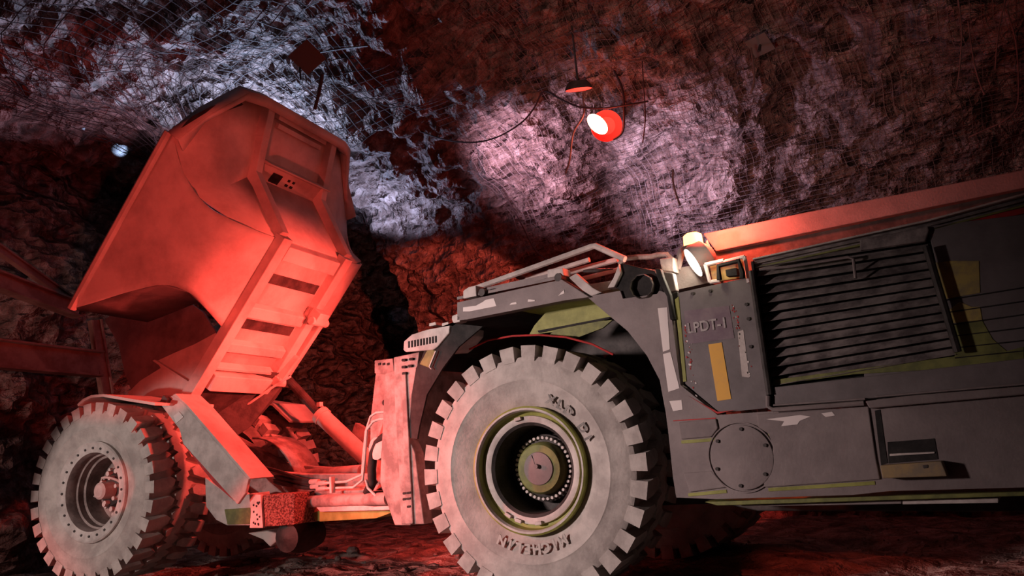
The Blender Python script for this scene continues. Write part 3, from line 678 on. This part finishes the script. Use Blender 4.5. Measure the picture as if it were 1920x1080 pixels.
# dump cylinders (barrel, rod)
p0, p1, p2 = Rr(690, 862, 2.05), Rr(600, 777, 2.05), Rr(530, 700, 2.05)
p0 = p1 + (p0 - p1) * 1.25
hc = MB().tube([p1, p1 + (p0 - p1) * .06, p1 + (p0 - p1) * .061, p0], [.125, .125, .11, .11], 24).build('dump_cylinder', 'bed', T, smooth=True)
sub(hc, cyl(p1 + (p2 - p1) * -.02, p2, .06, 16), 'cylinder_rod', 'dark', label='dark extended rod')
sub(hc, MB().tube([p1 + Vector((0, 0, .13)), p0 + Vector((0, 0, .13))], .018, 6), 'oil_pipe', 'bed')
sub(hc, MB().box(p1 + Vector((0, 0, .13)), .06, .06, .06), 'pipe_block', 'bed')
MB().prism([Rr(x, y, 2.2) for x, y in [(660, 810), (666, 793), (690, 808), (690, 838)]], YR * .1).build('cylinder_bracket', 'hinge', T)

# ---- dump body ------------------------------------------------
LV = [(0, .78), (0, .5), (-.05, .28), (-.16, .10), (-.4, -.04), (-.7, -.13), (-1.0, -.22), (-1.2, -.28)]
US = [.47, .62, .74, .82, .74, .45, .10, -.12]
UE = [1.80, 1.80, 1.80, 1.79, 1.78, 1.86, 2.05, 2.26]
m = MB()
def side_sheet(mir):
    P = []
    for (v, y), u0, u1 in zip(LV, US, UE):
        P.append([B(u0 + (u1 - u0) * k / 14, v, 2.7 - y if mir else y) for k in range(15)])
    Q = []
    for i in range(len(P) - 1):
        for k in range(4):
            f_ = k / 4; row = []
            for j in range(15):
                p = [P[max(0, min(len(P) - 1, q))][j] for q in (i - 1, i, i + 1, i + 2)]
                row.append(.5 * ((2 * p[1]) + (p[2] - p[0]) * f_ + (2 * p[0] - 5 * p[1] + 4 * p[2] - p[3]) * f_ ** 2 + (-p[0] + 3 * p[1] - 3 * p[2] + p[3]) * f_ ** 3))
            Q.append(row)
    Q.append(P[-1]); return Q
m.grid(side_sheet(0)); m.grid(side_sheet(1))
# floor centre
m.grid([[B(u, 0, y) for y in (.78, 1.92)] for u in (-.45, .47, 1.8)])
# front wall: columns across
colz = [(1.80, -.20, .07), (1.80, -.03, .38), (1.80, 0, .72)], [(1.80, -.70, -.13), (2.02, -.74, .36), (2.2, -.92, .74)], [(2.10, -1.05, -.23), (2.58, -1.15, .25), (2.66, -1.12, .76)], [(2.28, -1.25, -.29), (3.0, -1.38, .33), (3.06, -1.30, .78)]
P = []
for r_ in colz:
    row = [B(*q) for q in r_]; row += [B(q[0], q[1], 2.7 - q[2]) for q in r_[::-1]]; P.append(row)
m.grid(P)
body = m.build('dump_body', 'bed', T, solid=.03, smooth=True)
# inside face wall (front plate back side is the same sheet); headboard lip
m = MB()
lip = [(2.24, -1.22, -.33), (2.62, -1.40, .0), (3.08, -1.40, .34), (3.14, -1.32, .60), (3.14, -1.30, 2.10), (3.08, -1.40, 2.36), (2.62, -1.40, 2.7), (2.24, -1.22, 3.03)]
outer = [B(u + .0, v, y) for u, v, y in lip]; dn = B(0, .20, 0) - B(0, 0, 0); du = B(.1, 0, 0) - B(0, 0, 0)
inner = [B(u - .10, v, min(max(y, -.2), 2.9)) for u, v, y in lip]
m.grid([outer, [p + dn for p in outer], [p + dn for p in inner], inner]);
m.build('headboard_lip', 'bed', T, solid=.02, smooth=True)
for s_ in (0, 1):
    pts = [(-.12, -1.2, -.29), (1.0, -1.22, -.30), (2.24, -1.24, -.31)]
    MB().tube([B(u, v, y if not s_ else 2.7 - y) for u, v, y in pts], .05, 8).build('rim_rail', 'bed', T, smooth=True)
# ribs and rails
def hat(path, y, w_, d, name):
    mm = MB(); P = []
    for u, v in path: P.append((u, v))
    for i in range(len(P) - 1):
        (u0, v0), (u1, v1) = P[i], P[i + 1]
        L_ = math.hypot(u1 - u0, v1 - v0); nu, nv = (-(v1 - v0) / L_ * -1), (u1 - u0) / L_
        nu = -(v1 - v0) / L_ * 1.0; 
        A = [B(u0, v0, y), B(u1, v1, y), B(u1 + nu * d, v1 + nv * d, y + .02), B(u0 + nu * d, v0 + nv * d, y + .02)]
        Cc = [B(u0, v0, y + w_), B(u1, v1, y + w_), B(u1 + nu * d, v1 + nv * d, y + w_ - .02), B(u0 + nu * d, v0 + nv * d, y + w_ - .02)]
        mm.add(A + Cc, [[0, 1, 2, 3], [4, 5, 6, 7], [3, 2, 6, 7], [0, 3, 7, 4], [1, 2, 6, 5]])
    return mm.build(name, 'bed', T, bevel=.008)
RP = [(1.78, 0.0), (2.2, -.92), (2.66, -1.14), (3.04, -1.31)]
hat([(-.42, 0), (1.86, 0)], .66, .19, .13, 'floor_rail'); hat([(-.1, 0), (1.86, 0)], 1.86, .19, .13, 'floor_rail')
hat(RP, .66, .15, .14, 'headboard_rib'); hat(RP, 1.92, .15, .14, 'headboard_rib')
# cross members
for u0, u1, d in ((1.55, 1.80, .12), (.72, .93, .10), (.22, .40, .10), (-.04, .06, .11)):
    m = MB().prism([B(u0, 0, .85), B(u1, 0, .85), B(u1 - .03, d, .85), B(u0 + .03, d, .85)], YR * 1.0); m.build('cross_member', 'bed', T, bevel=.008)
MB().prism([B(-.28, 0, .85), B(-.05, 0, .85), B(-.06, .16, .85), B(-.26, .20, .85)], YR * 1.05).build('tail_member', 'bed', T, bevel=.01)
m = MB().use('dark')
for u0, u1 in ((1.22, 1.36), (.56, .70)):
    m.prism([B(u0, .005, .86), B(u1, .005, .86), B(u1, .02, .86), B(u0, .02, .86)], YR * .98)
m.build('floor_slot', 'dark', T)
# ledge on headboard with opening
m = MB().use('bed').prism([B(2.20, -.93, .82), B(2.42, -.90, .82), B(2.46, -.97, .82), B(2.28, -1.05, .82)], YR * 1.12)
m.prism([B(2.40, -1.0, .80), B(2.45, -.78, .80), B(2.47, -.78, .80), B(2.46, -1.03, .80)], YR * 1.2)
lb = m.build('headboard_ledge', 'bed', T, bevel=.006)
m = MB().prism([B(2.22, -.925, 1.03), B(2.36, -.905, 1.03), B(2.36, -.895, 1.03), B(2.22, -.915, 1.03)], YR * .17)
for k in range(2):
    for j in range(2):
        u = 2.25 + .07 * k; y = 1.32 + .09 * j; m.prism([B(u, -.92, y), B(u + .035, -.915, y), B(u + .035, -.905, y), B(u, -.91, y)], YR * .045)
sub(lb, m, 'opening', 'black', label='dark openings')
m = MB().prism([B(2.86, -1.22, .95), B(2.92, -1.24, .95), B(2.93, -1.17, .95), B(2.87, -1.15, .95)], YR * .85); m.prism([B(2.96, -1.26, .9), B(3.02, -1.28, .9), B(3.03, -1.18, .9), B(2.97, -1.16, .9)], YR * .95)
m.build('headboard_bar', 'bed', T, bevel=.005)
# near headboard cheek: black strip painting the shade of the channel under the lip
m = MB(); pp = [(2.42, -1.35, .06), (2.62, -1.33, .22), (2.85, -1.30, .42), (2.93, -1.25, .62)]
for q in range(3): m.prism([B(*pp[q]), B(*pp[q + 1]), B(pp[q + 1][0] - .10, pp[q + 1][1], pp[q + 1][2] + .03), B(pp[q][0] - .04, pp[q][1], pp[q][2] + .02)], B(0, .015, 0) - B(0, 0, 0))
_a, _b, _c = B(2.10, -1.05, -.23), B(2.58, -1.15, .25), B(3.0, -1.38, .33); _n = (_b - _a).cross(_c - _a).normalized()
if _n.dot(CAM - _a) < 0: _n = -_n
MB().prism([onplane(x, y, _a + _n * .02, _n) for x, y in [(332, 248), (385, 226), (425, 208), (455, 197), (450, 190), (430, 190), (395, 200), (360, 218)]], _n * .015).build('lip_channel_shade', 'black', T)
# cylinder lugs on right rail
m = MB().box(B(1.0, .2, 1.93), .16, .2, .16, (U_ := (B(1, 0, 0) - B(0, 0, 0)).normalized(), YR, (B(0, 1, 0) - B(0, 0, 0)).normalized())); m.tube([B(.93, .22, 1.80), B(.93, .22, 2.12)], .06, 12); m.build('cylinder_lug', 'bed', T, bevel=.01)
m = MB().prism([B(-.06, .1, 1.88), B(.35, .1, 2.0), B(.35, .22, 2.0), B(-.06, .26, 1.88)], YR * .06); m.tube([B(-.05, .2, 1.85), B(-.05, .2, 2.12)], .07, 12)
m.prism([B(-.15, 0, 2.0), B(1.0, 0, 2.12), B(1.0, .16, 2.12), B(-.15, .2, 2.0)], YR * .08); m.build('cylinder_lug', 'bed', T, bevel=.01)
# wheel-clearance liner and tail
P = []
for (v, y), u0 in zip(LV[1:], US[1:]): P.append([B(u0, v, y), B(u0 - .02, v, .76)])
MB().grid(P).build('wheel_clearance_panel', 'bedin', T, solid=.02, smooth=True)
P = []
for (v, y), u0 in zip(LV[1:], US[1:]): P.append([B(u0, v, 2.7 - y), B(u0 - .02, v, 1.94)])
MB().grid(P).build('wheel_clearance_panel', 'bedin', T, solid=.02, smooth=True)
tail = [(.45, .02), (-.2, .10), (-.55, .12), (-1.45, -.25), (-1.9, -1.0), (-1.6, -1.5), (-.12, -1.3), (.45, -.8), (.70, -.45), (.8, -.2)]
MB().prism([Rr(x, y, .76) for x, y in [(404, 624), (365, 645), (330, 660), (293, 677), (301, 690), (262, 714), (240, 736), (233, 775), (345, 775), (358, 717), (400, 686), (410, 650)]], YR * .03).build('tail_side', 'bed', T, bevel=.004)
MB().prism([Rr(x, y, .80) for x, y in [(410, 632), (380, 585), (345, 560), (300, 548), (240, 565), (196, 600), (222, 645), (234, 700), (250, 742), (300, 720)]], YR * .03).build('tail_inner_wall', 'bedin', T)
MB().prism([B(u, v, 1.92) for u, v in tail], YR * .03).build('tail_side', 'bed', T)
MB().grid([[B(u, v, y) for y in (.78, 1.94)] for u, v in ((-.3, 0.05), (-.7, .02), (-1.5, -.3), (-1.9, -1.0))]).build('tail_floor', 'dark', T, solid=.03)
MB().prism([Rr(x, y, .76) for x, y in [(292, 677), (296, 675), (360, 716), (380, 717), (380, 719), (356, 719)]], YR * -.05).build('tail_seam_bar', 'bed', T)
hb = MB().prism([Rr(353, 717, 1.05), Rr(405, 690, 1.05), Rr(548, 700, 2.1), Rr(520, 745, 2.0), Rr(470, 800, 1.7), Rr(396, 852, 1.2), Rr(338, 790, 1.05)], XR * -.25).build('hinge_box', 'dark', T, bevel=.01)
sub(hb, MB().tube([Rr(380, 718, .84), Rr(362, 745, .84), Rr(345, 785, .84)], .018, 6), 'edge_bar', 'bed')
sub(hb, MB().tube([Rr(545, 706, 1.86), Rr(520, 720, 1.84), Rr(440, 775, 1.6)], .016, 6), 'edge_bar', 'bed')

# ------------------------------------------------------------------ steel beams on the left wall
def ibeam(name, a, b, h, wd, lab):
    a, b = Vector(a), Vector(b); d = (b - a).normalized(); up = Vector((0, 0, 1)); up = (up - d * up.dot(d)).normalized(); n = d.cross(up)
    m = MB(); L_ = b - a
    def bar(o, hh, ww): m.prism([a + up * (o - hh / 2) - n * ww / 2, a + up * (o + hh / 2) - n * ww / 2, a + up * (o + hh / 2) + n * ww / 2, a + up * (o - hh / 2) + n * ww / 2], L_)
    bar(h / 2, .03, wd); bar(-h / 2, .03, wd); bar(0, h, .025)
    o = m.build(name, 'beam', None, bevel=.004); tag(o, lab, 'steel beam', 'steel beams on the left wall'); return o
ibeam('steel_beam', W(-60, 658, -7.7), W(186, 683, -8.2), .36, .22, 'lower rusty steel beam on the left wall beside the rear tyre')
ibeam('steel_beam', W(-60, 505, -7.8), W(148, 582, -8.4), .22, .2, 'middle rusty steel beam on the left wall pointing at the body tail')
ibeam('steel_beam', W(-40, 440, -8.0), W(130, 560, -8.6), .10, .10, 'thin upper steel bar sloping down the left wall')
ibeam('steel_post', W(178, 600, -8.3), W(200, 740, -8.3), .14, .14, 'upright steel post below the tail of the raised body')

# ------------------------------------------------------------------ wire mesh sheets on the rock
def mesh_sheet(x0, x1, t0, t1, sx, st, lab, off=.14, rad=.0036, mt='wire'):
    m = MB()
    nx = int((x1 - x0) / sx); nt = int((t1 - t0) * 17.5 / st)
    def pt(x, t):
        p, n = shell(x, t); d = .5 * noise.fractal(p * .45, 1, 2.1, 3) + .10 + .05 * noise.noise(p * 1.3); return p + n * (d + off)
    for i in range(nx + 1):
        x = x0 + i * sx; m.tube([pt(x + .02 * sin(k * .7), t0 + (t1 - t0) * k / (nt * 1.0)) for k in range(0, nt + 1)], rad, 3, False)
    for j in range(nt + 1):
        t = t0 + (t1 - t0) * j / nt; m.tube([pt(x0 + (x1 - x0) * k / nx, t) for k in range(nx + 1)], rad, 3, False)
    o = m.build('wire_mesh', mt, None); tag(o, lab, 'wire mesh', None); return o
mesh_sheet(-8.2, -3.0, .60, .97, .16, .16, 'square wire mesh bolted to the roof above the tipped body', .16, .007, 'cable')
mesh_sheet(-3.1, 2.4, .26, .66, .10, .10, 'wire mesh hanging on the rock around the red lamp')
mesh_sheet(2.5, 5.6, .3, .62, .10, .10, 'wire mesh on the dark rock at the upper right')

# ------------------------------------------------------------------ lamps, plates, cables
dl = F(1085, 168, 2.6); dv = (CAM - dl).normalized(); dn_ = (Vector((0, 0, -1)) - dv * .33).normalized(); dx_ = dn_.cross(dv).normalized(); dax = (dx_, dx_.cross(-dn_), -dn_); dax = (dx_, -dn_, dx_.cross(-dn_))
m = MB().use('dark').lathe([(.001, .10), (.12, .10), (.17, .03), (.17, .0)], 28, dl, dax).use('glowr').lathe([(.165, .0), (.001, -.005)], 28, dl, dax)
root = empty('disc_lamp', dl); tag(root, 'round disc lamp with red lit underside, above the bright floodlight', 'lamp')
m.build('lamp_housing', 'dark', root, smooth=True); MB().tube([dl + Vector((0, 0, .09)), dl + Vector((0, 0, .9))], .015, 6).build('stem', 'dark', root)
fl_ = F(1137, 236, 3.4); d_ = (CAM - fl_).normalized(); d2 = (d_ + Vector((-.9, 0, -.1))).normalized()
def frame(d): a = d.cross(Vector((0, 0, 1))).normalized(); return (a, -d, d.cross(a))
root = empty('floodlight', fl_); tag(root, 'burning red floodlight hung on the rock face', 'floodlight')
MB().use('redp').lathe([(.21, -.02), (.2, .04), (.12, .15), (.001, .18)], 32, fl_, frame(d_)).build('lamp_housing', 'redp', root, smooth=True)
MB().lathe([(.165, -.03), (.001, -.05)], 28, fl_ + Vector((-.03, -.16, 0)), frame((d_ * .75 + Vector((-.75, 0, -.45))).normalized())).build('lens', 'lensr', root, smooth=True)
lamp('POINT', fl_ + d_ * .35, None, 24, (1, .09, .05), .05)
lamp('POINT', (.35, .95, 2.95), None, 16, RED, .06)
lamp('POINT', bc + Vector((.17, -.05, .16)), None, 90, (1, .08, .04), .04)
lamp('SPOT', lc + ld * .03, lc + ld, 9, (1, .85, .65), .05, 150, .5)
lamp('POINT', F(1345, 500, .0) + Vector((-.05, -.12, .08)), None, 2.2, (1, .85, .6), .03)

def cable(name, pts, r, lab, m='cable', cat='cable'):
    o = MB().tube(smooth_path(pts), r, 6).build(name, m, None, smooth=True); tag(o, lab, cat); return o
cable('cable', [F(x, y, 3.0) for x, y in [(665, 110), (690, 160), (720, 200), (760, 232), (820, 258), (880, 267), (930, 258), (975, 232), (1000, 205), (1020, 172), (1050, 185), (1085, 200), (1130, 203), (1175, 197), (1215, 190)]], .012, 'dark cable sagging in a long loop below the roof mesh')
cable('cable', [F(x, y, 4.3) for x, y in [(850, 60), (868, 150), (895, 240), (920, 310), (950, 370), (975, 415), (1005, 470), (1045, 500)]], .011, 'thin cable running down the rock to the guard rail')
cable('cable', [F(x, y, 3.2) for x, y in [(1150, 130), (1166, 165), (1170, 200), (1168, 245), (1150, 262)]], .016, 'thick dark cable curving down beside the floodlight')
cable('cable', [F(x, y, 3.4) for x, y in [(1185, 0), (1200, 60), (1206, 150), (1210, 220), (1205, 268)]], .009, 'thin cable hanging straight right of the floodlight')
cable('cable', [F(x, y, 3.1) for x, y in [(1092, 180), (1094, 215), (1075, 250), (1068, 300), (1060, 325)]], .014, 'pale cable hanging below the disc lamp', 'wire')
cable('cable', [F(x, y, 2.6) for x, y in [(1797, 0), (1803, 60), (1800, 120), (1794, 168)]], .007, 'leftmost hanging strand at the upper right corner', 'wire')
cable('cable', [F(x, y, 2.6) for x, y in [(1815, 40), (1825, 110), (1835, 150), (1846, 178)]], .007, 'second hanging strand at the upper right corner', 'wire')
cable('cable', [F(x, y, 2.6) for x, y in [(1885, 0), (1872, 60), (1866, 130)]], .007, 'short straight strand at the upper right corner', 'wire')
cable('cable', [F(x, y, 2.6) for x, y in [(1888, 20), (1905, 80), (1910, 160), (1905, 205), (1880, 228), (1848, 243), (1815, 258)]], .007, 'rightmost strand curling back to the left', 'wire')
cable('cable', [F(x, y, 2.9) for x, y in [(1408, 90), (1412, 120), (1414, 150), (1408, 175)]], .012, 'short frayed cable end hanging in the red-lit rock', 'wire')
cable('cable', [F(x, y, 3.4) for x, y in [(1262, 318), (1262, 340), (1268, 365), (1275, 384)]], .012, 'cable end hanging left of the upper right rock shelf', 'wire')
cable('cable', [F(x, y, 3.0) for x, y in [(862, 85), (868, 120), (871, 178)]], .02, 'dark rod end hanging from the roof above the bright rock')
# rock bolt plates
bp_ = F(576, 108, .7); nrm = (CAM - bp_).normalized(); nrm = (nrm + Vector((0, 0, -.6))).normalized(); fr = frame(nrm)
root = empty('roof_bolt', bp_); tag(root, 'dark square roof bolt plate with hanging rod above the body', 'rock bolt')
q = [bp_ + fr[0] * a + fr[2] * b for a, b in ((.24, 0), (0, .24), (-.24, 0), (0, -.24))]
MB().prism(q, nrm * -.02).build('bolt_plate', 'plate', root)
MB().tube([F(604, 140, .65), F(598, 175, .65), F(590, 205, .65)], .022, 6).build('bolt_rod', 'dark', root)
MB().tube([F(562, 125, .7), F(564, 150, .7)], .012, 6).build('bolt_rod', 'dark', root)
MB().tube([F(600, 98, .7), F(650, 90, .7), F(690, 86, .7)], .012, 6).build('bolt_bar', 'dark', root)
for i, (px, py, Y, lab) in enumerate([(480, 38, 1.0, 'dark bolt plate at the top edge above the body'), (1425, 85, 3.5, 'dark bolt plate above the red-lit rock')]):
    c = F(px, py, Y); nr = Vector((-.1, -.5, -.8)).normalized(); fr = frame(nr)
    root = empty('roof_bolt', c); tag(root, lab, 'rock bolt')
    MB().prism([c + fr[0] * a + fr[2] * b for a, b in ((.13, .13), (-.13, .13), (-.13, -.13), (.13, -.13))], nr * -.02).build('bolt_plate', 'plate', root)
    MB().tube([c + nr * -.3, c + nr * .12], .018, 6).build('bolt_end', 'dark', root)

# ------------------------------------------------------------------ loose stones
rs = random.Random(11)
def stone(c, r, sd):
    bm = bmesh.new(); bmesh.ops.create_icosphere(bm, subdivisions=2, radius=1)
    k = Vector((rs.uniform(.8, 1.3), rs.uniform(.7, 1.2), rs.uniform(.5, .8)))
    vs = []
    for v in bm.verts:
        p = v.co * (1 + .35 * noise.noise(v.co * 1.4 + Vector((sd, 0, 0)))); vs.append(Vector((p.x * k.x, p.y * k.y, p.z * k.z)) * r + Vector(c))
    fs = [[x.index for x in f.verts] for f in bm.faces]; bm.free(); return vs, fs
spots = []
while len(spots) < 22:
    px, py = rs.uniform(360, 900), rs.uniform(1010, 1075); r = ray(px, py); p = CAM + r * (-CAM.z / r.z)
    if -6 < p.x < 0 and -3.2 < p.y < 3 and math.hypot(p.x, p.y) > 1.3 and all((p - q).length > .3 for q in spots): spots.append(p)
for i, p in enumerate(spots):
    r = rs.uniform(.03, .085); vs, fs = stone((p.x, p.y, fz(p.x, p.y) + r * .3), r, i * 3.1)
    o = MB().add(vs, fs).build('loose_rock', 'stone', None); tag(o, 'small broken rock lying on the red-lit muck between the wheels', 'rock', 'loose rocks between the wheels')
m = MB()
for k in range(2600):
    x, y = rs.uniform(-8, 5), rs.uniform(-3.6, 4.5); r = rs.uniform(.008, .028)
    c = Vector((x, y, fz(x, y) + r * .3)); a = rs.uniform(0, 6)
    vs = [c + Vector((r * cos(a + j * 2.1), r * sin(a + j * 2.1), -r * .5)) for j in range(3)] + [c + Vector((rs.uniform(-.3, .3) * r, rs.uniform(-.3, .3) * r, r * .8))]
    m.add(vs, [[0, 1, 2], [0, 1, 3], [1, 2, 3], [2, 0, 3]])
o = m.build('gravel', 'stone', None, loc=(0, 0, 0)); tag(o, 'crushed gravel spread over the drift floor', 'gravel', None, 'stuff')
for o in COL.objects:
    if '_w' in o: del o['_w']
